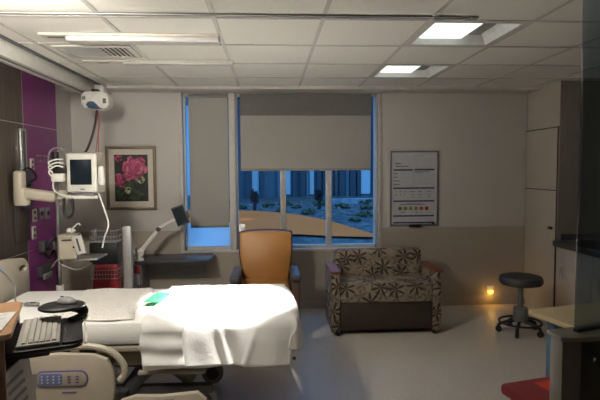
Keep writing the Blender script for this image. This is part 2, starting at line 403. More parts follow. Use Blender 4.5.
# tinted glass on a half wall, end post
def vec(a): return (sin(a), cos(a))
t = thing('glass_partition', 'dark tinted glass screen standing on the taupe post at right', 'partition', (.958,1.53,0), radians(18))
MB().box('tint', (0,-.005,1.037), (1.3,.005,2.385), .001).build('glass_panel', t)
MB().box('dgrey', (0,-.008,1.030), (1.3,.008,1.04)).build('base_channel', t)
t = thing('half_wall', 'low taupe half wall with rounded grey cap at the right edge', 'half wall', (.90,1.50,0), radians(4))
MB().box('post', (.0,.0,0), (.065,.062,1.012), .003).build('post', t)
MB().box('postd', (.066,.014,0), (.6,.05,1.012), .002).build('panel', t, label='darker side panel')
MB().prism('postcap', [(-.012,-.008),(.02,-.022),(.065,-.022),(.6,-.012),(.6,.25),(.066,.075),(-.012,.068)], (0,0,1.013), (1,0,0), (0,1,0), .016, .004).build('cap', t)

# pale table behind the post
t = thing('side_table', 'pale wood topped table behind the glass screen at right', 'table', (1.434,2.743,0), radians(14))
MB().prism('palew', rrect(0,-.78,1.0,0,.02), (0,0,.725), (1,0,0), (0,1,0), .028, .005).build('tabletop', t)
MB().box('blue_leg', (.10,-.04,0), (.15,-.10,.725), .004).build('leg', t); MB().box('blue_leg', (.90,-.04,0), (.95,-.10,.725), .004).build('leg', t)
MB().box('blue_leg', (.10,-.70,0), (.15,-.76,.725), .004).build('leg', t); MB().box('blue_leg', (.90,-.70,0), (.95,-.76,.725), .004).build('leg', t)
MB().box('blue_leg', (.11,-.70,.60), (.14,-.10,.72)).build('side_rail', t); MB().box('blue_leg', (.15,-.09,.60), (.90,-.06,.72)).build('back_rail', t)

# red biohazard bin
t = thing('biohazard_bin', 'red lidded bin with orange biohazard label at lower right', 'bin', (1.115,2.40,0), radians(14))
MB().prism('red', rrect(.03,-.42,.52,-.03,.04), (0,0,0), (1,0,0), (0,1,0), .44, .008).build('body', t)
l = MB().prism('red', rrect(0,-.45,.55,0,.035), (0,0,.44), (1,0,0), (0,1,0), .045, .012).build('lid', t)
MB().box('redl', (.17,-.26,.4855), (.40,-.05,.4865)).build('warning_label', l, label='orange label with black biohazard mark')
b = MB(); cx, cy = .285, -.155
for k in range(3):
    a = radians(90+120*k); ox, oy = cx+.030*cos(a), cy+.030*sin(a)
    pts = [(ox+.030*cos(a+radians(q)), oy+.030*sin(a+radians(q)), .488) for q in range(-148, 149, 22)]
    b.tube('black', pts, .0045, 6)
b.tube('black', [(cx+.022*cos(radians(q)), cy+.022*sin(radians(q)), .488) for q in range(0, 360, 30)], .003, 6, closed=True)
b.build('biohazard_symbol', l)

# ------------------------------------------------------------------ ceiling fixtures
def troffer(x0, x1, y0, y1, label):
    t = thing('ceiling_light', label, 'ceiling light', ((x0+x1)/2, (y0+y1)/2, CZ)); hx, hy = (x1-x0)/2, (y1-y0)/2
    f = MB(); q = .045
    f.box('tbar', (-hx,-hy,-.004), (-hx+q,hy,.004)); f.box('tbar', (hx-q,-hy,-.004), (hx,hy,.004)); f.box('tbar', (-hx+q,-hy,-.004), (hx-q,-hy+q,.004)); f.box('tbar', (-hx+q,hy-q,-.004), (hx-q,hy,.004))
    f.build('frame', t)
    r = MB(); a, b, c_, d = hx-q, hy-q, hx-.11, hy-.10; z1 = .11
    P = [(-a,-b,0),(a,-b,0),(a,b,0),(-a,b,0)]; Q = [(-c_,-d,z1),(c_,-d,z1),(c_,d,z1),(-c_,d,z1)]
    for k in range(4): r.quad('refl', [P[k], P[(k+1) % 4], Q[(k+1) % 4], Q[k]])
    r.quad('refl', [(x, y, z+.002) for x, y, z in Q])
    r.build('reflector', t)
    MB().box('lamp', (-c_-.02,-d-.03,.030), (c_*.42,d+.02,.055), .012).build('lens', t)
    MB().box('mgrey', (c_*.46,-.06,.05), (c_-.0,d-.01,.10), .004).build('driver_cover', t, label='dark grey cover')
    return t
lit.sort(key=lambda q: q[2])
troffer(*lit[0], 'nearer recessed ceiling light, the larger lit square above the board')
troffer(*lit[1], 'farther recessed ceiling light, near the window top')
# transverse rails
def rail(x0, x1, y0, y1, z, label, capped, dark_end=False):
    t = thing('ceiling_rail', label, 'ceiling rail', (x0, (y0+y1)/2, z)); L_ = x1-x0; w_ = (y1-y0)/2
    MB().box('offw', (0,-w_,.004), (L_,w_,CZ-z-.006), .008).build('channel', t)
    MB().box('dgrey', (.02,-w_*.22,-.001), (L_-.02,w_*.22,.006)).build('slot', t)
    MB().box('alu', (.0,-w_*.75,.0), (L_,-w_*.3,.005)).build('lip', t); MB().box('alu', (.0,w_*.3,.0), (L_,w_*.75,.005)).build('lip', t)
    for x in capped: MB().box('mgrey', (x-.01,-w_*.9,-.004), (x+.03,w_*.9,.02), .003).build('end_cap', t)
    return t
rail(-2.05, 1.17, 2.855, 2.898, 2.390, 'long thin ceiling rail running across the whole room', [3.2])
t = thing('ceiling_rail', 'wide ribbed hoist rail nearest the round air grille', 'ceiling rail', (-1.42,3.335,2.384)); t['label'] = 'silver hoist rail in front of the square air grille'
MB().box('offw', (0,-.055,.0), (1.11,.055,.015), .004).build('mounting_plate', t)
MB().box('alu', (.16,-.045,-.032), (1.11,.045,.004), .012, seg=4).build('tube_section', t, label='rounded satin aluminium section')
MB().box('dgrey', (.04,-.012,-.002), (.14,.012,.002)).build('slot', t)
t = thing('ceiling_rail', 'pale hoist rail behind the square air grille', 'ceiling rail', (-1.43,4.11,2.384))
MB().box('offw', (0,-.055,.0), (1.15,.055,.015), .004).build('mounting_plate', t)
MB().box('alu', (.30,-.045,-.016), (1.15,.045,.004), .015, seg=4).build('tube_section', t)
MB().box('dgrey', (.10,-.010,-.002), (.19,.010,.002)).build('slot', t)
# air grille
t = thing('air_grille', 'square ceiling air grille with dark slanted louvres', 'air vent', (-1.21,3.76,CZ)); t.scale = (.88,.95,1)
f = MB(); f.box('tile', (-.30,-.17,-.012), (.30,-.13,.0), .003); f.box('tbar', (-.30,.17,-.012), (.30,.21,.0), .003); f.box('tbar', (-.30,-.13,-.012), (-.25,.17,0), .003); f.box('tbar', (.25,-.13,-.012), (.30,.17,0), .003); f.build('frame', t)
MB().box('black', (-.25,-.13,-.003), (.25,.17,-.001)).build('throat', t)
for k in range(5): MB().box('tile', (.065+.038*k,-.13,-.008), (.076+.038*k,.17,-.002)).build('louvre', t)
for k in range(9): MB().box('alu', (-.25,-.128+.033*k,-.008), (.05-.012*(k%2),-.108+.033*k,-.003)).build('louvre', t)

# hoist track beam along the left + trolley
t = thing('hoist_track', 'thick cream ceiling hoist track running along above the bed head', 'hoist track', (-1.72,1.0,2.30))
MB().box('white', (-.085,0,.0), (.015,4.18,.099), .004).build('beam', t)
MB().box('white', (-.105,0,-.012), (-.07,4.18,.004), .004).build('rail_lip', t); MB().box('white', (-.02,0,-.012), (.015,4.18,.004), .004).build('rail_lip', t)
MB().box('mgrey', (-.068,0,-.004), (-.022,4.18,.001)).build('slot', t)
MB().box('alu', (-.10,4.15,.0), (.10,4.28,.085), .006).build('end_bracket', t)
MB().box('dgrey', (.03,0,.085), (.055,4.25,.0985)).build('shadow_gap', t)
t = thing('hoist_motor', 'white ceiling hoist motor hanging at the end of the track', 'hoist motor', (-1.60,4.90,2.115)); t.scale = (.88,.9,.92)
b = MB()
prof = [(-.14,.045),(-.10,.0),(.05,-.01),(.11,.0),(.145,.03),(.145,.11),(.12,.155),(.04,.17),(-.10,.17),(-.14,.14)]
b.prism('white', prof, (0,.09,0), (1,0,0), (0,0,1), .18, .02); b.build('housing', t)
bd = [( -.085+.0,.035),(-.06,.005),(-.01,-.006),(.04,-.008),(.09,-.004),(.05,.012),(.02,.045),(-.01,.068),(-.05,.07),(-.075,.055)]
MB().prism('badge', bd, (0,-.091,0), (1,0,0), (0,0,1), .006, .001).build('badge', t, label='dark blue curved cover')
MB().box('dgrey', (.085,-.094,.05), (.12,-.089,.10), .003).build('window_port', t); MB().box('mgrey', (-.125,-.094,.085), (-.09,-.089,.12), .003).build('window_port', t)
MB().box('black', (-.045,-.04,.165), (.02,.04,.20), .004).build('trolley', t)
MB().tube('black', [(-.005,0,0),(-.02,0,-.10),(-.05,-.02,-.25),(-.10,-.05,-.40),(-.13,-.08,-.45)], .013).build('lift_strap', t)
MB().tube('cordr', [(.022,-.05,-.01),(.028,-.06,-.15),(.02,-.06,-.28),(.016,-.06,-.46)], .005).build('emergency_cord', t, label='thin red pull cord')
MB().tube('mgrey', [(.01,-.04,-.005),(.035,-.04,-.1),(.02,-.03,-.2),(.0,-.03,-.3),(-.02,-.03,-.44)], .006).build('control_cable', t)

# ------------------------------------------------------------------ picture & whiteboard
t = thing('picture_frame', 'bronze framed photograph of pink peonies with a cream mount', 'picture', (-1.483,WY1-.004,1.462))
W2, H2 = .263, .340
f = MB(); q = .030
f.box('frame', (-W2,-.03,-H2), (-W2+q,0,H2), .005); f.box('frame', (W2-q,-.03,-H2), (W2,0,H2), .005); f.box('frame', (-W2+q-.004,-.03,-H2), (W2-q+.004,0,-H2+q), .005); f.box('frame', (-W2+q-.004,-.03,H2-q), (W2-q+.004,0,H2), .005); f.build('frame', t)
MB().box('mat', (-W2+q,-.012,-H2+q), (W2-q,-.004,H2-q)).build('mount', t)
pr = MB(); pw, ph = .176, .250
pr.box('print', (-pw,-.014,-ph), (pw,-.012,ph))
def petal(cx, cz, a, L_, wd, m, lay):
    pts = []
    for k in range(10):
        th = 2*pi*k/10; u = L_*.5*(1+cos(th)); v = wd*.5*sin(th)*(1+.35*cos(th))
        x = cx+u*cos(a)-v*sin(a); z = cz+u*sin(a)+v*cos(a)
        pts.append((max(-pw, min(pw, x)), -.0145-lay*.00004, max(-ph, min(ph, z))))
    pr.quad(m, pts)
lay = 0
for k in range(26):
    lay += 1; petal(random.uniform(-.16,.12), random.uniform(-.24,.02), random.uniform(0,6.28), .09, .03, 'leafp', lay)
for (cx, cz, R_, n_) in ((-.10,-.02,.085,34), (.045,.115,.135,70), (-.14,.21,.05,12)):
    for k in range(n_):
        lay += 1; rr = R_*(1-k/n_)**.8; a = random.uniform(0,6.28)
        m_ = random.choice(['pk0','pk1','pk1','pk2','pk3'] if cx < 0 else ['pk1','pk2','pk2','pk4','pk0'])
        petal(cx+rr*.45*cos(a), cz+rr*.40*sin(a), a+random.uniform(-.5,.5), .065*(.6+.5*rr/R_)*R_/.11, .048*R_/.11, m_, lay)
for (cx, cz, R_) in ((-.035,-.13,.042), (.10,-.02,.045)):
    for k in range(12):
        lay += 1; a = k*2.4; petal(cx, cz, a, R_*(1-.03*k), .03, random.choice(['bud','bud','leafp','mat']), lay)
pr.build('photo_print', t)

t = thing('care_board', 'framed patient information board with six coloured faces on the right wall', 'notice board', (1.594,WY1-.004,1.325))
W2, H2 = .272, .415
f = MB(); q = .018
f.box('boardf', (-W2,-.02,-H2), (-W2+q,0,H2), .003); f.box('boardf', (W2-q,-.02,-H2), (W2,0,H2), .003); f.box('boardf', (-W2+q-.002,-.02,-H2), (W2-q+.002,0,-H2+q), .003); f.box('boardf', (-W2+q-.002,-.02,H2-q), (W2-q+.002,0,H2), .003); f.build('frame', t)
MB().box('boardw', (-W2+q,-.010,-H2+q), (W2-q,-.002,H2-q)).build('board_face', t)
b = MB()
def bar(m, x0, x1, z, hh): b.box(m, (x0,-.0115,z-hh/2), (x1,-.0105,z+hh/2))
for x0, x1, z in ((-.235,-.015,.205),(.0,.225,.208),(-.235,.225,.004),(-.235,.225,-.140),(-.235,.225,-.300-.005),(-.235,.225,-.385+.005)): bar('navy', x0, x1, z, .016)
bar('text', -.215,-.15,.265+.01,.011); bar('text', -.215,-.07,.245,.009)
for z in (.165,.125,.085,.045): bar('text', -.235,-.165-.02*(z > .1), z, .008); bar('line', -.155,-.02, z-.008, .002)
bar('line', -.008,-.005,.10,.17); bar('text', .0,.17,.188,.006); bar('text', .0,.10,.172,.006)
for z in (.14,.11,.08,.05): bar('line', .0,.22,z,.002)
for z in (-.035,-.068,-.095):
    for x0 in (-.21,-.16,-.115): 
        if z > -.09: bar('text', x0, x0+.014, z, .010)
    for x0, l_ in ((-.05,.07),(.04,.06),(.14,.06)): bar('text', x0+.01*(z < -.05), x0+l_-.015, z, .006)
bar('text', -.165,.125,-.178,.007); bar('text', -.10,.10,-.165,.005)
for x0, l_ in ((-.16,.06),(.01,.03),(.08,.01)): bar('text', x0, x0+l_, -.268, .007)
for z in (-.335,-.355): bar('line', -.2,.2,z,.002)
b.build('printed_form', t)
for k in range(6):
    fx = -.158+.060*k; fz = -.222
    fa = MB().cyl('f%d' % k, (fx,-.010,fz), (fx,-.0125,fz), .022).build('pain_face', t)
    e = MB(); e.cyl('ink', (fx-.008,-.0125,fz+.006), (fx-.008,-.0130,fz+.006), .003, seg=8); e.cyl('ink', (fx+.008,-.0125,fz+.006), (fx+.008,-.0130,fz+.006), .003, seg=8)
    cv = .006*(1-k/2.5); e.tube('ink', [(fx-.010,-.0128,fz-.006+cv), (fx,-.0128,fz-.008-cv*.5), (fx+.010,-.0128,fz-.006+cv)], .0012, 5); e.build('features', fa)
MB().box('black', (-.06,-.04,-.425), (.07,-.012,-.398), .004).build('marker_tray', t, label='black marker tray')
MB().box('black', (.20,-.013,-.40), (.235,-.011,-.38)).build('corner_mark', t)

t = thing('night_light', 'glowing amber night light low on the right wall', 'night light', (2.478,WY1-.006,.155))
MB().box('white', (-.04,-.006,-.03), (.04,.002,.065), .006).build('wall_plate', t)
MB().lathe('nightl', [(.001,-.030),(.016,-.028),(.028,-.018),(.031,.0),(.031,.004)], (0,-.010,-.002), 20, axis=(0,-.35,1)).build('lens', t, label='glowing amber lens')

# ------------------------------------------------------------------ recliner (orange) faces the camera
t = thing('recliner', 'orange vinyl patient recliner with curved high back under the window', 'armchair', (-.05,4.5,0))
def outline(w0, w1, w2, z0, z1, crown, r=.05):
    pts = [(-w0,z0),(w0,z0)]
    for k in range(1, 9): u = k/9; pts.append((w0+(w1-w0)*sin(u*pi/2)+(w2-w1)*max(0, u-.6)/.4, z0+(z1-z0)*u))
    for k in range(0, 13):
        a = pi*k/12; x = w2*cos(a); pts.append((x if abs(x) < w2 else x, z1+crown*sin(a)**.7))
    for k in range(8, 0, -1): u = k/9; pts.append((-(w0+(w1-w0)*sin(u*pi/2)+(w2-w1)*max(0, u-.6)/.4), z0+(z1-z0)*u))
    return pts
ang = radians(8); U = (1,0,0); V = (0,sin(ang),cos(ang))
MB().prism('brown_v', outline(.225,.275,.268,0,.50,.035), (0,.54,.42), U, V, .06, .018).build('back_shell', t)
MB().prism('orange_v', outline(.212,.262,.255,0.01,.49,.032), (0,.50,.42), U, V, .07, .022).build('backrest', t)
MB().box('orange_v', (-.225,-.02,.34), (.225,.50,.48), .035, seg=3).build('seat', t)
MB().box('orange_v', (-.215,-.05,.10), (.215,-.01,.36), .015).build('leg_rest', t)
for s in (-1, 1):
    a = MB().box('brown_v', (s*.235,0,.07), (s*.31,.52,.55), .012).build('arm_panel', t)
    MB().box('greyblue', (s*.228,-.03,.545), (s*.318,.46,.605), .022, seg=3).build('arm_cap', a, label='grey-blue padded cap')
    for yy in (.04,.46):
        w = MB(); w.cyl('black', (s*.27-.012,yy,.03), (s*.27+.012,yy,.03), .03); w.cyl('dgrey', (s*.27,yy,.03), (s*.27,yy,.075), .01); w.build('caster', t)
MB().box('dgrey', (-.22,.03,.10), (.22,.5,.16)).build('base_frame', t)

# ------------------------------------------------------------------ loveseat
t = thing('loveseat', 'two seat loveseat in dark palm leaf fabric with cherry armrests', 'sofa', (1.07,4.60,0)); HW = .515
MB().box('floral', (-.43,.40,.40), (.45,.54,.745), .045, rot=Rx(radians(-6)), seg=4).build('back_cushion', t)
MB().box('floral', (-.435,.0,.305), (.435,.46,.485), .03, seg=4).build('seat_cushion', t)
MB().box('dpanel', (-.435,.02,.05), (.435,.06,.30), .006).build('front_panel', t, label='dark brown lower panel')
MB().box('dpanel', (-.435,.50,.05), (.435,.56,.62), .006).build('rear_panel', t)
for s in (-1, 1):
    a = MB().box('floral', (s*.437,.0,.03), (s*HW,.56,.585), .012).build('arm', t)
    MB().box('cherry', (s*.427,-.02,.585), (s*(HW+.008),.48,.61), .008).build('armrest', a, label='cherry wood armrest cap')
    for yy in (.05,.50):
        w = MB(); w.cyl('black', (s*.455-.014,yy-.03,.025), (s*.455+.014,yy-.03,.025), .025); w.cyl('dgrey', (s*.465,yy,.02), (s*.465,yy,.05), .01); w.build('caster', t)

# ------------------------------------------------------------------ stool
t = thing('rolling_stool', 'charcoal round rolling stool with steel cylinder and five casters', 'stool', (2.33,4.58,0))
MB().lathe('seat_g', [(.0,.455),(.15,.455),(.18,.463),(.192,.485),(.192,.515),(.182,.535),(.15,.545),(0,.548)], seg=36).build('seat', t)
MB().cyl('stl', (0,0,.20), (0,0,.46), .022).build('piston', t)
MB().lathe('stl', [(.06,.11),(.066,.12),(.066,.235),(.058,.245),(.025,.25)]).build('gas_cylinder_cover', t)
MB().tube('rubber', [(.185*cos(radians(a)), .185*sin(radians(a)), .105) for a in range(0,360,24)], .010, closed=True).build('foot_ring', t)
for k in range(5):
    a = radians(20+72*k); dx, dy = cos(a), sin(a)
    l = MB().tube('black', [(dx*.03,dy*.03,.115),(dx*.12,dy*.12,.10),(dx*.19,dy*.19,.072)], .015, smooth=True).build('leg', t)
    w = MB(); px_, py_ = dx*.19, dy*.19; w.cyl('rubber', (px_-dy*.014,py_+dx*.014,.028), (px_+dy*.014,py_-dx*.014,.028), .028); w.box('black', (px_-.012,py_-.012,.03), (px_+.012,py_+.012,.075), .004); w.build('caster', l)

# ------------------------------------------------------------------ worktop, arm with tablet, storage rack
b = MB(); b.prism('counter', [(-1.36,5.13),(-.63,5.13),(-.60,5.50),(-.64,5.565),(-1.36,5.565)], (0,0,.605), (1,0,0), (0,1,0), .032, .004)
b.box('mgrey', (-1.34,5.50,.40), (-.70,5.52,.605))
wk = b.build('worktop', label='dark grey narrow worktop below the narrow window', cat='worktop')
MB().box('mgrey', (-1.35,5.18,0), (-1.31,5.5,.605)).build('support_panel', wk)
t = thing('tablet_arm', 'white articulated arm holding a dark tablet over the worktop', 'monitor arm', (-1.33,5.20,.637))
MB().cyl('white', (0,0,0), (0,0,.03), .045).build('base', t)
MB().ball('white', (0.0,-.01,.075), .052, (1,.7,1)).build('lower_joint', t)
MB().box('white', (-.02,-.02,-.026), (.30,.018,.020), .014, rot=Ry(radians(-50)), piv=(0,0,0), seg=3).build('lower_arm', t).location = (.005,0,.08)
MB().cyl('dgrey', (.20,.02,.315), (.20,-.035,.315), .022).build('elbow', t)
MB().box('white', (0,-.02,-.016), (.22,.015,.011), .008, rot=Ry(radians(-27)), piv=(0,0,0)).build('upper_arm', t).location = (.19,0,.325)
MB().ball('dgrey', (.405,-.01,.435), .026).build('wrist_joint', t)
sc = MB().box('dgrey', (-.055,-.012,-.095), (.055,.012,.095), .008).build('tablet', t); sc.location = (.425,-.03,.452); sc.rotation_euler = (0,radians(-20),radians(3)); sc.scale = (1.15,1,1.05)
MB().box('screen', (-.046,-.0135,-.083), (.046,-.012,.083)).build('screen', sc)
MB().box('dgrey', (.053,-.014,-.05), (.075,.014,.02), .004).build('hand_grip', sc)

def wire_basket(name, x0, x1, y0, y1, z0, z1, label, nx=9, loc=None, grp=None):
    b = MB()
    for z in (z0,(z0+z1)/2,z1): b.tube('steel', [(x0,y0,z),(x1,y0,z),(x1,y1,z),(x0,y1,z)], .0032, 5, smooth=False, closed=True)
    for k in range(nx+1):
        x = x0+(x1-x0)*k/nx
        b.tube('steel', [(x,y0,z1),(x,y0,z0),(x,y1,z0),(x,y1,z1)], .0022, 5, smooth=False)
    for k in range(1, 4): 
        y = y0+(y1-y0)*k/4; b.tube('steel', [(x0,y,z1),(x0,y,z0),(x1,y,z0),(x1,y,z1)], .0022, 5, smooth=False)
    return b
t = thing('wall_rack', 'steel rail rack with wire baskets standing beside the worktop', 'rack', (-1.55,4.86,0))
RX0, RX1 = -.09, .155
MB().box('alu', (.155,0,0), (.235,.07,1.02), .012).build('upright', t, label='wide satin upright')
MB().box('alu', (-.115,.02,0), (-.095,.06,.98), .004).build('upright', t)
MB().box('mgrey', (-.095,.03,.90), (.155,.05,.93)).build('crossbar', t); MB().box('mgrey', (-.095,.03,.45), (.155,.05,.48)).build('crossbar', t)
wire_basket('', -.085,.15,-.17,.02,.895,1.0,'').build('wire_basket', t, label='upper wire basket'); wire_basket('', -.085,.15,-.17,.02,.56,.64,'').build('wire_basket', t, label='lower wire basket')
b = MB(); b.box('black', (-.10,-.12,.69), (.15,.02,.885), .006); b.build('storage_bin', loc=(-1.55,4.83,0), label='black storage bin under the upper wire basket', cat='bin')
b = MB(); b.prism('redb', [(-.06,.69),(-.09,.42),(.15,.42),(.14,.69)], (0,.01,0), (1,0,0), (0,0,1), .12, .01); b.build('storage_bin', loc=(-1.55,4.83,0), label='dark red storage bin in the lower wire basket', cat='bin')
b = MB(); b.box('beiged', (0,0,.0), (.33,.35,.86), .006); cb_ = b.build('storage_cabinet', loc=(-2.06,5.02,0), label='low taupe cabinet behind the device shelf', cat='cabinet')
MB().box('beiged', (.01,-.014,.02), (.32,0,.84), .004).build('door', cb_)
t = thing('tag_card', 'red tag with a white card hanging under the worktop', 'tag', (-1.40,5.12,.44))
MB().box('redb', (.02,-.004,.08), (.09,.004,.16), .002).build('red_tag', t); MB().box('paperb', (0,-.004,-.04), (.09,.004,.07), .002).build('card', t); MB().tube('steel', [(.06,0,.16),(.06,0,.18)], .002, 5).build('hook', t)

# ------------------------------------------------------------------ headwall hardware
def plate(x, y0, y1, z0, z1, label, n=2):
    t = thing('wall_outlet', label, 'outlet', (WX0+.03, (y0+y1)/2, (z0+z1)/2)); hy, hz = (y1-y0)/2, (z1-z0)/2
    MB().box('mgrey' if x else 'offw', (0,-hy,-hz), (.008,hy,hz), .003).build('face_plate', t)
    for k in range(n):
        zc = hz*(.45 if n > 1 else 0)*(1-2*k); MB().cyl('dgrey' if not x else 'black', (.006,0,zc), (.012,0,zc), min(hy, hz/n)*.5).build('socket', t)
plate(0, 4.54, 4.61, 1.55, 1.655, 'off-white outlet high on the purple panel beside the metal track')
plate(0, 4.545, 4.63, 1.10, 1.215, 'off-white double outlet in the row below the monitor arm, first from left')
plate(1, 4.68, 4.77, 1.11, 1.215, 'grey gas outlet in the middle of the row below the monitor arm', 1)
plate(1, 4.81, 4.90, 1.10, 1.21, 'grey gas outlet, the one nearest the window in the row', 1)
plate(0, 4.53, 4.60, .95, 1.065, 'off-white outlet under the row, beside the black regulator')
MB().box('brown', (0,-.12,-.16), (.012,.12,.16), .004).build('access_panel', loc=(WX0+.03,4.36,1.12), label='dark flush access panel on the brown headwall', cat='panel')
t = thing('regulator', 'dark suction regulator with tubing on the purple panel', 'regulator', (WX0+.03,4.72,.84))
MB().box('dgrey', (0,-.09,-.02), (.06,.0,.08), .01).build('body', t); MB().cyl('black', (.05,-.04,.03), (.10,-.04,.03), .035).build('gauge', t)
MB().cyl('mgrey', (.0,.06,.02), (.09,.06,.02), .04).build('knob', t); MB().tube('black', [(.06,-.02,.04),(.10,.04,.10),(.08,.10,.02),(.05,.08,-.06),(.06,.0,-.08),(.05,-.08,-.02)], .012).build('hose', t)
MB().tube('mgrey', [(.09,.06,.02),(.12,.10,-.05),(.08,.12,-.12),(.04,.05,-.20)], .007).build('hose', t)
t = thing('wall_holder', 'small grey wire holder low on the purple panel', 'holder', (WX0+.03,4.70,.60))
MB().box('dgrey', (0,-.11,.0), (.05,.11,.10), .006).build('tray', t); MB().box('mgrey', (.05,-.10,-.02), (.07,.06,.03), .004).build('label_plate', t)
t = thing('wall_hooks', 'row of small chrome hooks on the purple panel', 'hooks', (WX0+.03,4.78,1.68))
MB().box('chrome', (0,-.12,-.006), (.006,.12,.006)).build('bar', t)
for k in range(4): MB().tube('chrome', [(.004,-.10+.066*k,0),(.03,-.10+.066*k,-.01),(.035,-.10+.066*k,-.04),(.02,-.10+.066*k,-.05)], .003, 6).build('hook', t)
# vertical track and arm
t = thing('monitor_arm', 'cream articulated equipment arm on a vertical headwall track with steel pole', 'equipment arm', (WX0+.03,4.41,0))
b = MB(); b.box('steel', (0,-.05,1.30), (.02,.05,1.90), .004); b.box('dgrey', (.018,-.015,1.32), (.024,.015,1.88)); b.build('wall_track', t)
MB().box('dgrey', (.01,-.07,1.22), (.05,.07,1.55), .01).build('carriage', t, label='dark carriage plate')
MB().box('beige', (.0,-.05,-.08), (.075,.05,.13), .028, seg=4).build('shoulder', t).location = (.03,-.20,1.42)
MB().lathe('beige', [(.0,-.02),(.055,-.018),(.06,0),(.06,.10),(.05,.12),(0,.125)], (.075,-.19,1.29)).build('pivot', t)
MB().box('dgrey', (.02,-.22,1.34), (.05,.02,1.46), .01).build('carriage_arm', t)
MB().box('beige', (0,-.045,-.045), (.27,.045,.045), .028, rot=Rz(radians(12))@Ry(radians(9)), piv=(0,0,0), seg=3).build('arm_link', t).location = (.07,-.20,1.372)
MB().lathe('beige', [(0,-.065),(.045,-.06),(.052,-.05),(.052,.05),(.045,.06),(0,.065)], (.345,-.08,1.325)).build('elbow', t)
MB().tube('black', [(.06,-.16,1.52),(.08,-.10,1.57),(.10,-.04,1.55),(.10,.02,1.49),(.07,-.04,1.45),(.10,-.10,1.43)], .010).build('cable_loop', t)
MB().cyl('steel', (.325,-.13,.56), (.325,-.13,1.66), .016).build('pole', t)
MB().cyl('white', (.325,-.13,.50), (.325,-.13,.60), .030).build('pole_foot', t)
MB().cyl('black', (.325,-.13,1.52), (.325,-.13,1.70), .026).build('pole_grip', t, label='black padded top')
MB().box('steel', (.34,-.20,1.325), (.64,.03,1.34), .004).build('monitor_shelf', t); MB().box('white', (.36,-.215,1.318), (.68,-.195,1.346), .008).build('shelf_lip', t)
MB().tube('steel', [(.33,-.13,1.02),(.40,-.14,1.0),(.42,-.14,.90)], .012, smooth=False).build('bracket', t)
MB().box('steel', (.36,-.22,.818), (.66,.06,.832), .004).build('device_shelf', t)
MB().tube('steel', [(.36,-.22,.80),(.50,-.22,.745),(.62,-.22,.80)], .007).build('shelf_guard', t)

t = thing('patient_monitor', 'white patient monitor with dark screen on the arm shelf', 'monitor', (-1.505,4.20,1.341), radians(-12)); t.scale = (1.17,1.1,1.09)
MB().box('white', (-.105,-.03,.03), (.115,.0,.315), .016, seg=3).build('bezel', t)
MB().box('beiged', (-.135,0,.02), (.10,.14,.325), .02).build('rear_case', t)
MB().box('screen', (-.073,-.033,.085), (.085,-.029,.270), .002).build('screen', t)
MB().box('dgrey', (.0,-.033,.05), (.03,-.030,.057)).build('badge', t)
MB().box('mgrey', (-.08,.0,.0), (.08,.10,.03), .004).build('base', t)
MB().lathe('white', [(0,-.02),(.018,-.02),(.022,0),(.022,.10),(.015,.12),(0,.12)], (.122,.03,.10)).build('side_module', t)
MB().tube('mgrey', [(-.13,.10,.30),(-.19,.05,.36),(-.24,.0,.33),(-.25,.0,.22)], .006).build('cable', t)
MB().tube('white', [(.115,.0,.02),(.16,-.02,-.08),(.19,-.02,-.20),(.16,-.02,-.30),(.13,0,-.38)], .006).build('cable', t, label='white hanging cable')

t = thing('probe_holder', 'white probe holder with looped cables beside the monitor', 'probe holder', (-1.71,4.19,1.46))
MB().box('white', (-.02,-.05,.0), (.075,.01,.065), .01).build('pocket', t)
MB().box('black', (-.01,-.02,.065), (.08,.02,.13), .008).build('cradle', t)
for k in range(3): MB().tube('white', [(-.01,-.03,.03+.04*k),(-.035,-.045,.08+.035*k),(.02,-.045,.125+.025*k),(.07,-.03,.115+.03*k)], .006).build('cable', t)
MB().tube('white', [(-.01,-.03,.0),(.0,-.05,-.06),(.05,-.05,-.10),(.14,-.06,-.115)], .006).build('cable', t)

b = MB(); b.tube('black', [(0,0,.13),(-.004,0,.03),(.015,0,-.015),(.045,0,-.015),(.068,0,.03),(.064,0,.13)], .011)
b.build('coiled_strap', loc=(-1.645,4.17,1.195), label='black U-shaped cable loop hanging under the monitor shelf', cat='cable')
t = thing('infusion_device', 'beige box shaped vital signs device on the lower pole shelf', 'medical device', (-1.63,4.21,.834), radians(8))
MB().box('beige', (-.07,-.06,.0), (.065,.10,.185), .012, seg=3).build('case', t)
MB().box('dgrey', (-.045,-.063,.150), (.03,-.058,.166), .002).build('slot', t); MB().cyl('black', (.045,-.064,.10), (.045,-.058,.10), .008).build('button', t)
MB().box('beiged', (-.075,-.065,.170), (.07,.105,.20), .01).build('top_cover', t)
MB().tube('chrome', [(-.01,0,.19),(.03,0,.25),(.07,0,.285),(.09,-.01,.27)], .009).build('handset', t)
MB().ball('white', (.01,.02,.225), .03, (1.2,1,.8)).build('cup', t)
b = MB(); b.box('paper', (-.035,-.012,-.075), (.035,.012,.075), .006, rot=Ry(radians(-14))); bk = b.build('thermometer', loc=(-1.525,4.14,.955), label='white slim thermometer unit leaning beside the beige device', cat='medical device')
MB().box('dgrey', (-.012,-.015,-.05), (.004,-.011,.055), .002, rot=Ry(radians(-14))).build('display_strip', bk)

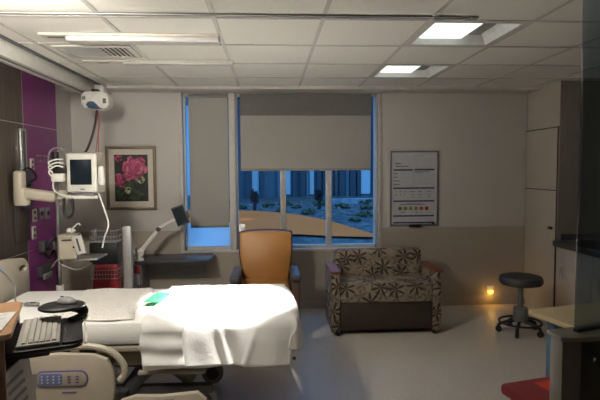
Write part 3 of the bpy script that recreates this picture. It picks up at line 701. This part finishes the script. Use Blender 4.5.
# ------------------------------------------------------------------ bed
BX0, BX1, BY0, BY1, BZ = -1.86, .19, 3.035, 3.94, .648
bed = thing('hospital_bed', 'beige hospital bed with white sheeted mattress and purple control panel rail', 'bed', (-.85,3.49,0))
O = Vector((-.85,3.49,0))
def L3(x, y, z): return (x-O.x, y-O.y, z)
b = MB(); b.prism('linen', rrect(BX0-O.x,BY0+.012-O.y,BX1-.03-O.x,BY1-.01-O.y,(.06,.16,.06,.06)), (0,0,BZ-.15), (1,0,0), (0,1,0), .145, .035); b.build('mattress', bed)
MB().prism('beiged', rrect(BX0-O.x,BY0+.02-O.y,BX1-.05-O.x,BY1-.02-O.y,.05), (0,0,BZ-.19), (1,0,0), (0,1,0), .035, .008).build('deck', bed)
b = MB()
for y in (3.15,3.80): b.box('beiged', L3(-1.75,y,.34), L3(-.05,y+.06,.42), .01)
for x in (-1.70,-1.0,-.25): b.box('beiged', L3(x,3.15,.35), L3(x+.06,3.86,.41), .01)
b.build('upper_frame', bed)
b = MB()
for y in (3.18,3.70): b.box('dgrey', L3(-1.7,y,.13), L3(-.38,y+.06,.19), .01)
for x in (-1.7,-.95): b.box('dgrey', L3(x,3.10,.13), L3(x+.06,3.78,.19), .01)
b.build('base_frame', bed)
MB().tube('beiged', [L3(-.52,3.30,.17), L3(-.64,3.30,.27), L3(-.80,3.30,.38)], .045, smooth=False, seg=12).build('lift_arm', bed)
MB().tube('beiged', [L3(-.52,3.66,.17), L3(-.64,3.66,.27), L3(-.80,3.66,.38)], .045, smooth=False, seg=12).build('lift_arm', bed)
MB().tube('dgrey', [L3(-.92,3.20,.12), L3(-.84,3.20,.24), L3(-.72,3.20,.33), L3(-.62,3.20,.34)], .045, seg=12).build('gas_spring', bed, label='black actuator sleeve')
MB().box('dgrey', L3(-1.02,3.25,.28), L3(-.78,3.5,.43), .03).build('motor_housing', bed)
MB().box('redl', L3(-.905,3.244,.375), L3(-.865,3.25,.388)).build('release_tab', bed, label='small red tab')
MB().box('black', L3(-.78,3.20,.36), L3(-.60,3.30,.42), .02).build('cable_box', bed)
for (x, y) in ((-.43,3.66),(-.43,3.24),(-1.62,3.72),(-1.62,3.24)):
    w = MB(); w.cyl('mgrey', L3(x,y-.024,.078), L3(x,y+.024,.078), .077, seg=28); w.cyl('dgrey', L3(x,y-.026,.075), L3(x,y+.026,.075), .045, seg=24)
    w.box('dgrey', L3(x-.03,y-.03,.11), L3(x+.03,y+.03,.165), .01); w.build('caster', bed)
# headboard (facing the foot), with hand hole
hb = [(-.50,0),(.50,0),(.53,.20)]
for k in range(7): a = radians(0+15*k); hb.append((.42+.11*cos(a), .30+.115*sin(a)))
hb += [(.2,.445),(0,.452),(-.2,.445)]
for k in range(7): a = radians(90+15*k); hb.append((-.42+.11*cos(a), .30+.115*sin(a)))
hb.append((-.53,.20))
def oval(cx, cy, a, b_, n=14): return [(cx+a*cos(2*pi*k/n), cy+b_*sin(2*pi*k/n)) for k in range(n)]
hbo = MB().prism('beige', [hb, oval(.43,.335,.055,.022), oval(-.43,.335,.055,.022)], L3(-1.93,3.55,.47), (0,1,0), (0,0,1), .04, .010).build('headboard', bed)
MB().box('panelbtn', L3(-1.888,3.60,.85), L3(-1.885,3.69,.875)).build('blue_sticker', hbo)
# near head side rail with controls (lowered)
sr = [(-.34,-.30),(.13,-.30),(.165,-.14),(.155,-.02),(.12,.045),(.05,.075),(-.15,.085),(-.30,.07),(-.35,.02)]
ro = MB().prism('beige', sr, L3(-1.07,2.97,.42), (1,0,0), (0,0,1), .045, .015).build('side_rail', bed, label='beige side rail with controls')
cp = rrect(-.27,-.10,.0+.01,-.02,.038)
MB().prism('panelpu', rrect(-.278,-.108,.018,-.012,.045), L3(-1.07,2.924,.42), (1,0,0), (0,0,1), .004, .001).build('control_outline', ro)
MB().prism('beiged', cp, L3(-1.07,2.921,.42), (1,0,0), (0,0,1), .004, .001).build('control_panel', ro)
MB().prism('panelbl', rrect(-.255,-.094,-.125,-.026,.015), L3(-1.07,2.918,.42), (1,0,0), (0,0,1), .003, .001).build('blue_keypad', ro)
for i in range(4):
    for j in range(3): MB().cyl('panelbtn', L3(-1.07-.238+.032*i,2.9165,.42-.042-.018*j), L3(-1.07-.238+.032*i,2.913,.42-.042-.018*j), .0055, seg=8).build('button', ro)
for i in range(2):
    for j in range(3): MB().box('panelpu', L3(-1.07-.095+.045*i,2.919,.42-.05-.017*j), L3(-1.07-.078+.045*i,2.915,.42-.042-.017*j)).build('button', ro)
MB().box('panelpu', L3(-1.20,2.922,.275), L3(-1.12,2.926,.283)).build('rail_print', ro)
MB().tube('beige', [L3(-1.20,2.96,.53), L3(-1.05,2.955,.535), L3(-.93,2.955,.50), L3(-.865,2.955,.43), L3(-.855,2.955,.37), L3(-.885,2.955,.33)], .020, seg=10).build('rail_handle', ro)
MB().box('dgrey', L3(-1.30,2.975,.485), L3(-1.17,3.0,.51), .008).build('grip_slot', ro); MB().box('dgrey', L3(-1.12,2.975,.485), L3(-1.02,3.0,.51), .008).build('grip_slot', ro)
fr = [(-.26,-.22),(.22,-.22),(.25,.0),(.20,.045),(.0,.03),(-.15,.035),(-.24,.01)]
ro2 = MB().prism('beige', fr, L3(-.63,2.93,.225), (1,0,0), (0,0,1), .045, .012).build('side_rail', bed, label='beige foot side rail with blue badge')
MB().prism('panelpu', rrect(-.055,-.045,.075,.012,.012), L3(-.63,2.883,.225), (1,0,0), (0,0,1), .003, .001).build('rail_badge', ro2)
b = MB()
for k in range(7): b.box('panelbtn', L3(-.63-.038+.014*k,2.8795,.225-.028), L3(-.63-.030+.014*k,2.877,.225-.006))
b.build('badge_marks', ro2)
# footboard low end + blue tag
MB().box('beiged', L3(.10,3.2,.36), L3(.14,3.8,.47), .02).build('foot_panel', bed)
MB().ball('panelbl', L3(.135,3.02,.405), .012).build('sheet_clip', bed, label='small blue clip')
MB().box('beiged', L3(-.80,3.02,.325), L3(-.40,3.06,.35), .008).build('edge_bar', bed)

# top sheet draped over the foot half, hanging over the near side
def top_sheet():
    s = MB(); NX, NY = 96, 84
    ex, ey, rad = .12, 3.055, .05     # where it bends down
    grid = []
    for i in range(NX+1):
        row = []
        for j in range(NY+1):
            a = -.760+(1.10)*i/NX          # flat cloth coordinate along X
            bb = 4.02-(1.275)*j/NY          # flat cloth coordinate along Y (towards camera)
            if j == NY: bb += .006*sin(a*19)
            dx = max(0, a-ex); dy = max(0, ey-bb); db = max(0, bb-3.90)
            def wrap(d):   # arc then straight down : returns (outward, down)
                if d < rad*pi/2: return rad*sin(d/rad), rad*(1-cos(d/rad))
                return rad, rad+d-rad*pi/2
            ox, zx = wrap(dx); oy, zy = wrap(dy); ob, zb = wrap(db)
            x = min(a, ex)+ox; y = max(min(bb, 3.90), ey)-oy+ob; z = BZ+.006-max(zx, zy, zb)+.10*min(zx, max(zy, zb))
            if dx > 0 and dy > 0:          # corner falls in a soft fold
                k = min(dx, dy); x -= .30*min(k,.12); y -= .10*min(k,.1)
            x -= .10*max(0, (bb-3.62))**1.0*(1 if dx > 0 else 0)*1.6
            # folds
            hang = min(1, max(zy, 0)/.12)
            f = .016*sin(a*13+1.6*sin(bb*5))+.007*sin(a*31+bb*9)+.030*noise.noise(Vector((a*4.2, bb*2.0, 4)))+.022*math.exp(-((a+.32+.25*(bb-3))/.02)**2)+.02*math.exp(-((a+.08-.3*(bb-3))/.018)**2)
            y -= hang*(.62*f+.012+.010*sin(a*7+.6))*(.5+zy)
            hx = min(1, zx/.10); x += hx*(.012*sin(bb*17)+.01*noise.noise(Vector((bb*5, z*3, 1))))
            top = 1-min(1, (zx+zy)/.05)
            z += top*(.006*noise.noise(Vector((a*4, bb*4, 0)))+.004*noise.noise(Vector((a*11, bb*9, 2)))+.004)
            if a < -.55: z += .004*top; y -= .010*hang; 
            x -= .16*max(0, zy-.05)*(min(1, max(0, a+.25)/.35))
            zmin = .352+.012*sin(a*5)+(.0 if a < .0 else -.01)
            z = max(z, zmin) if False else z
            row.append(s.bm.verts.new((x, y, z)))
        grid.append(row)
    for i in range(NX):
        for j in range(NY): s.bm.faces.new((grid[i][j], grid[i+1][j], grid[i+1][j+1], grid[i][j+1]))
    s._fin(set(), 'linen')
    o = s.build('top_sheet', label='white sheet draped over the foot half of the bed, brightly lit', cat='sheet', sharp=180)
    m = o.modifiers.new('thickness', 'SOLIDIFY'); m.thickness = .003; m.offset = 1
    return o
top_sheet()
# folded double corner of the sheet on the near side
s = MB(); NX, NZ = 24, 22; g = []
for i in range(NX+1):
    row = []
    for j in range(NZ+1):
        x = -.765+.245*i/NX; z = .640-.235*j/NZ; 
        y = 2.985-.012*sin(z*55+x*3)*(.4+j/NZ*.6)-.010*noise.noise(Vector((x*9,z*12,3)))-.012*(j/NZ)-.010
        if j < 3: y = 3.06-.03*j; z = .668-.006*j*j*.5
        row.append(s.bm.verts.new((x+.012*sin(z*20)*(j/NZ), y, z)))
    g.append(row)
for i in range(NX):
    for j in range(NZ): s.bm.faces.new((g[i][j], g[i+1][j], g[i+1][j+1], g[i][j+1]))
s._fin(set(), 'linen')
o = s.build('folded_sheet', label='creased white cloth flap hanging at the near edge of the bed', cat='sheet', sharp=180)
m = o.modifiers.new('thickness', 'SOLIDIFY'); m.thickness = .004
# waffle blanket / pad
s = MB(); NX, NY = 40, 50; g = []
for i in range(NX+1):
    row = []
    for j in range(NY+1):
        x = -1.36+.50*i/NX; y = 3.075+.80*j/NY
        e = min(i, NX-i, j, NY-j)
        z = BZ+.003+.014*min(1, e/2)+.005*noise.noise(Vector((x*8,y*8,5)))
        row.append(s.bm.verts.new((x+.02*sin(y*9)-.06*(y-3.4), y+.008*sin(x*20), z)))
    g.append(row)
for i in range(NX):
    for j in range(NY): s.bm.faces.new((g[i][j], g[i+1][j], g[i+1][j+1], g[i][j+1]))
s._fin(set(), 'waffle')
s.build('waffle_blanket', label='crumpled off-white waffle blanket lying flat across the middle of the bed', cat='blanket', sharp=180)
# green paper
t = thing('green_card', 'bright green card with dark lettering on the white sheet', 'paper', (-.775,3.50,BZ+.030), radians(-8))
MB().prism('green', rrect(-.055,-.13,.055,.13,.004), (0,0,0), (1,0,0), (0,1,0), .002).build('card', t)
for k in range(5): MB().box('ink', (-.005-.012*(k%2),-.06+.022*k,.0022), (.040-.012*(k%2),-.048+.022*k,.003)).build('letter_stroke', t)
MB().box('ink', (-.045,-.11,.0022), (-.035,-.09,.003)).build('letter_stroke', t)
# call handset and cord
t = thing('call_handset', 'grey nurse call handset with a long cord lying at the bed head', 'handset', (-1.60,3.46,BZ+.0))
MB().box('mgrey', (-.05,-.018,.002), (.05,.018,.022), .010, rot=Rz(radians(-8)), seg=3).build('body', t)
MB().box('dgrey', (-.01,-.010,.021), (.03,.010,.024), .002, rot=Rz(radians(-8))).build('keypad', t)
MB().tube('mgrey', [(-.06,.01,.015),(-.12,.03,.03),(-.15,.10,.10),(-.19,.06,.20),(-.20,-.05,.27),(-.22,-.15,.28),(-.28,-.2,.25)], .005).build('cord', t)

# ------------------------------------------------------------------ wooden cart with keyboard tray (lower left)
CR = radians(21)
t = thing('computer_cart', 'maple wood computer cart with papers in a side pocket, lower left', 'cart', (-.958,1.905,0), CR)
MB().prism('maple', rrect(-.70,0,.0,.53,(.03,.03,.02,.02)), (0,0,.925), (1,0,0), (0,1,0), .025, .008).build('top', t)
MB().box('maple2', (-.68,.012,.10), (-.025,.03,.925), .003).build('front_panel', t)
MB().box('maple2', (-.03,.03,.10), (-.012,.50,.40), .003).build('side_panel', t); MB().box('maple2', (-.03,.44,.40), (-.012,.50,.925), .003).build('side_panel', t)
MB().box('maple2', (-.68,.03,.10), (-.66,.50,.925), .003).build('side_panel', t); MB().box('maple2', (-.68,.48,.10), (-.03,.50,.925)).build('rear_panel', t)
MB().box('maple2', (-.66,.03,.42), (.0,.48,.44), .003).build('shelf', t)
for (x, y) in ((-.62,.06),(-.62,.45),(-.06,.06),(-.06,.45)):
    w = MB(); w.cyl('rubber', (x-.015,y,.045), (x+.015,y,.045), .045); w.box('mgrey', (x-.02,y-.02,.05), (x+.02,y+.02,.10), .005); w.build('caster', t)
kt = MB(); kt.prism('black', rrect(-.09,.05,.245,.47,(.05,.05,.02,.02)), (0,0,.845), (1,0,0), (0,1,0), .018, .006)
kt.prism('black', rrect(.165,.06,.245,.42,(.03,.03,.01,.01)), (0,0,.863), (1,0,0), (0,1,0), .012, .005)
ktray = kt.build('keyboard_tray', t, label='black keyboard tray with palm rest')
MB().tube('offw', [(.252,.07,.858),(.256,.16,.862),(.256,.32,.868),(.245,.42,.872)], .005, 6).build('tray_trim', ktray, label='pale edge trim')
MB().box('black', (-.12,.14,.80), (.12,.34,.846), .008).build('tray_mount', ktray)
ma = MB(); ma.tube('black', [(.20,.36,.868),(.245,.40,.875),(.25,.42,.905),(.21,.42,.925)], .024, seg=10); ma.build('mouse_arm', t)
mt = MB(); mt.lathe('black', [(0,0),(.10,0),(.112,.006),(.112,.014),(.10,.02),(0,.02)], (0,0,0), 32); mo = mt.build('mouse_platform', t); mo.location = (.165,.40,.925); mo.scale = (.88,.76,1)
# keyboard resting on the tray
t = thing('keyboard', 'ivory computer keyboard on the black tray', 'keyboard', (-.958,1.905,.864), CR)
MB().box('kbody', (.005,.065,.0), (.16,.455,.016), .006).build('case', t)
b = MB()
for i in range(6):
    y = .078
    while y < .44:
        wd = random.choice([.018,.018,.018,.018,.027]) if i not in (0,) else random.choice([.018,.09])
        if y+wd > .448: break
        x0 = .130-.0205*i
        if i == 5: x0 -= .004
        b.box('keys', (x0,y,.014), (x0+.016,y+wd-.005,.023), .0015, seg=1); y += wd+.0005
b.build('keys', t)
t = thing('computer_mouse', 'grey computer mouse on the small round platform', 'mouse', (-.80,2.30,.946), radians(70))
t.location = Vector((-.958,1.905,0))+Rz(CR)@Vector((.185,.405,.9455))
MB().ball('mgrey', (0,0,.0), .05, (.62,1.05,.62)).build('body', t)
for o in t.children:
    for v in o.data.vertices: v.co.z = max(v.co.z, 0)
MB().box('dgrey', (-.004,.018,.027), (.004,.034,.032), .002).build('scroll_wheel', t)
# papers
def at_cart(x, y, z): return Vector((-.958,1.905,0))+Rz(CR)@Vector((x, y, z))
b = MB(); b.box('paper', (-.25,-.12,0), (.12,.14,.004), rot=Rz(radians(-6)))
for k in range(7): b.box('paperb', (-.10+.02*(k%3),-.09+.03*k,.004), (.09-.03*(k%2),-.082+.03*k,.0045), rot=Rz(radians(-6)), piv=(0,0,0))
b.build('paper_sheet', loc=at_cart(-.14,.19,.951), rz=CR, label='printed white paper lying on the wooden cart top', cat='paper')
b = MB(); b.box('paper', (0,-.10,-.13), (.012,.10,.13), .002, rot=Rx(radians(12)))
for k in range(5): b.box('paperb', (.012,-.07+.02*(k%2),-.09+.04*k), (.0135,.05,-.075+.04*k), rot=Rx(radians(12)), piv=(0,0,0))
b.build('magazine', loc=at_cart(-.008,.15,.66), rz=CR-radians(30), label='folded leaflet leaning in the side of the cart', cat='magazine')
b = MB(); b.box('paper', (0,-.07,-.11), (.012,.07,.11), .002, rot=Rx(radians(-14)));
for k in range(4): b.box('panelbl', (.012,-.05,-.07+.04*k), (.0135,.03,-.055+.04*k), rot=Rx(radians(-14)), piv=(0,0,0))
b.build('magazine', loc=at_cart(.012,.24,.58), rz=CR-radians(25), label='blue and white booklet below the leaflet on the cart', cat='magazine')

# ------------------------------------------------------------------ outdoors
def gz(x, y): return max(0, min(y,13.6)-8)*.08+.12*noise.noise(Vector((x*.25,y*.25,0)))*min(1, max(0, y-9)/3)
s = MB(); xs2 = [-14+.4*i for i in range(86)]; ys2 = [5.9+.35*j for j in range(46)]
g = [[s.bm.verts.new((x, y, gz(x, y)-.02)) for y in ys2] for x in xs2]
for i in range(len(xs2)-1):
    for j in range(len(ys2)-1): s.bm.faces.new((g[i][j], g[i+1][j], g[i+1][j+1], g[i][j+1]))
s._fin(set(), 'gravel'); s.build('gravel_garden', label='sloping blue grey gravel garden outside the window', cat='ground', kind='stuff', sharp=180)
# orange path wedge: far edge and near edge
far = [(-5,13.2),(-2.5,13.6),(-1.0,13.6),(-.2,13.4),(.6,12.9),(1.2,12.0),(1.7,11.0),(2.1,10.2)]; near = [(-5,9.9),(-2.5,10.1),(-1.0,10.3),(-.2,10.35),(.6,10.3),(1.2,10.1),(1.7,10.0),(2.1,9.95)]
s = MB(); N_ = 10; g = []
def lerp_path(P, u):
    f = u*(len(P)-1); i = min(int(f), len(P)-2); f -= i; return (P[i][0]*(1-f)+P[i+1][0]*f, P[i][1]*(1-f)+P[i+1][1]*f)
for i in range(43):
    a, b_ = lerp_path(far, i/42), lerp_path(near, i/42)
    g.append([s.bm.verts.new((a[0]*(1-k/N_)+b_[0]*k/N_, a[1]*(1-k/N_)+b_[1]*k/N_, gz(a[0]*(1-k/N_)+b_[0]*k/N_, a[1]*(1-k/N_)+b_[1]*k/N_)+.03)) for k in range(N_+1)])
for i in range(42):
    for k in range(N_): s.bm.faces.new((g[i][k], g[i+1][k], g[i+1][k+1], g[i][k+1]))
s._fin(set(), 'path'); s.build('garden_path', label='curved orange path tapering across the gravel garden', cat='path', sharp=180)
# building across
t = thing('far_building', 'dark blue building with tall fins and pale blue openings across the garden', 'building', (0,20,0))
MB().box('cloth_bld', (-9,0,0), (12,.5,5)).build('facade', t)
MB().box('bld_d', (-9,-1.2,4.6), (12,.2,5)).build('overhang', t)
for (x0, x1) in ((-.80,-.44),(.60,.80),(.42,.48),(1.55,1.72),(3.58,3.95),(2.35,2.45),(3.2,3.27),(4.4,4.9),(-4.0,-2.9)):
    MB().box('bld_l', (x0,-.04,.55), (x1,.0,4.0)).build('pale_panel', t)
for k, x in enumerate([-1.35,-.93,-.40,.30,.88,1.18,1.38,1.82,2.0,2.2,2.52,2.7,2.95,3.12,3.4,4.05,4.25]):
    MB().box('bld_d' if k % 3 else 'cloth_bld', (x,-.22,.4), (x+.13+.10*(k % 2),-.02,4.3)).build('fin', t)
MB().box('lowwall', (0,0,0), (3.2,.25,.26), .02).build('garden_kerb', loc=(1.75,15.2,.38), rz=radians(6), label='pale low garden kerb at the far edge of the gravel', cat='kerb')
def shrub(x, y, h, label):
    t = thing('yucca', label, 'shrub', (x,y,gz(x,y)-.02)); rnd = random.Random(int(x*100))
    MB().tube('shrub', [(0,0,0),(.02,0,h*.3),(-.01,0,h*.7)], .05).build('stem', t)
    b = MB()
    for k in range(90):
        a = rnd.uniform(0,6.28); e = rnd.uniform(-.3,1.4); r = h*.20; zc = h*.60+h*.22*rnd.uniform(-1,1)
        p = Vector((.02*cos(a), .02*sin(a), zc)); d = Vector((cos(a)*cos(e), sin(a)*cos(e), sin(e)))*r
        b.tube('shrub', [p, p+d*.5, p+d], [.03,.028,.008], 4, smooth=False)
    b.build('foliage', t)
shrub(-.44, 13.9, .60, 'dark spiky shrub left of the first window mullion'); shrub(1.33, 13.9, .62, 'dark spiky shrub near the right window mullion')
rnd = random.Random(3)
for (x, y, r) in ((-.85,14.4,.18),(-.05,14.8,.2),(.45,15.6,.22),(.30,13.6,.16),(1.0,13.2,.2),(2.0,14.0,.22),(2.6,13.6,.2),(2.0,11.9,.16),(2.35,12.6,.2),(1.45,15.2,.24),(2.9,15.4,.25),(.75,14.5,.15),(2.45,11.2,.14)):
    b = MB()
    for k in range(26):
        a = rnd.uniform(0,6.28); q = rnd.uniform(0,1)**.5*r; h_ = r*.8*(1-q/r*.6)
        b.ball('bush', (q*cos(a), q*sin(a), h_*rnd.uniform(.2,.9)), r*.22, (1,1,.8), seg=6)
    b.build('garden_bush', loc=(x,y,gz(x,y)-.01), label='low dull green bush growing in the gravel garden', cat='bush', group='low bushes in the gravel garden')
for k in range(60):
    x, y = rnd.uniform(-1.6,3.4), rnd.uniform(13.8,18)
    if k % 3 == 0: x, y = rnd.uniform(1.0,3.2), rnd.uniform(11.8,14)
    MB().ball('rock', (0,0,.02), rnd.uniform(.02,.06), (1.1,1,.8), seg=7).build('garden_stone', loc=(x,y,gz(x,y)-.02), label='small pale stone scattered on the gravel slope', cat='stone', group='stones scattered in the gravel garden')

# ------------------------------------------------------------------ lights
def light(kind, name, loc, energy, col, **k):
    d = bpy.data.lights.new(name, kind); d.energy = energy; d.color = col
    for a, v in k.items():
        if a != 'aim': setattr(d, a, v)
    o = bpy.data.objects.new(name, d); C.objects.link(o); o.location = loc; o['kind'] = 'helper'
    if 'aim' in k: o.rotation_euler = (Vector(k['aim'])-Vector(loc)).to_track_quat('-Z', 'Y').to_euler()
    return o
light('SPOT', 'exam_lamp', (.18,2.88,2.37), 3000, (1,.96,.90), spot_size=radians(31), spot_blend=.5, shadow_soft_size=.05, aim=(-.32,3.44,.65))
light('AREA', 'room_fill', (-1.2,2.3,2.37), 62, (1,.93,.83), shape='RECTANGLE', size=.26, size_y=.6, aim=(-1.6,4.3,.7))  # added fill without a fixture, brightens the left of the room
light('SUN', 'sun', (0,0,10), .75, (1,.80,.50), angle=radians(2), aim=(-.6,1.0,8.6))
light('SPOT', 'sun_glint_spot', (-.9,10.2,5), 420, (1,.9,.75), spot_size=radians(5.5), spot_blend=.3, shadow_soft_size=.02, aim=(-.62,12.2,.3))  # added spot, stands in for a patch of sun on the path
light('POINT', 'night_glow', (2.478,5.50,.12), .35, (1,.5,.1), shadow_soft_size=.02)

w = bpy.data.worlds.new('sky'); bpy.context.scene.world = w; w.use_nodes = True; nt = w.node_tree
bg = nt.nodes['Background']; bg.inputs[0].default_value = (.17,.46,.95,1); bg.inputs[1].default_value = 2.3

# ------------------------------------------------------------------ camera
cd = bpy.data.cameras.new('camera'); cam = bpy.data.objects.new('camera', cd); C.objects.link(cam); bpy.context.scene.camera = cam
cd.sensor_width = 36; cd.lens = 510/600*36; cd.clip_start = .05
right = Vector((0.99826002,-0.05861421,-0.00642754)); down = Vector((-0.00998293,-0.06056802,-0.99811415)); fwd = Vector((0.05811437,0.99644161,-0.06104777))
mtx = Matrix((right, -down, -fwd)).transposed().to_4x4(); mtx.translation = Vector((0,0,1.55)); cam.matrix_world = mtx
sc = bpy.context.scene
sc.view_settings.view_transform = 'Standard'; sc.view_settings.look = 'None'; sc.view_settings.exposure = 0; sc.view_settings.gamma = 1; sc.view_settings.use_curve_mapping = False
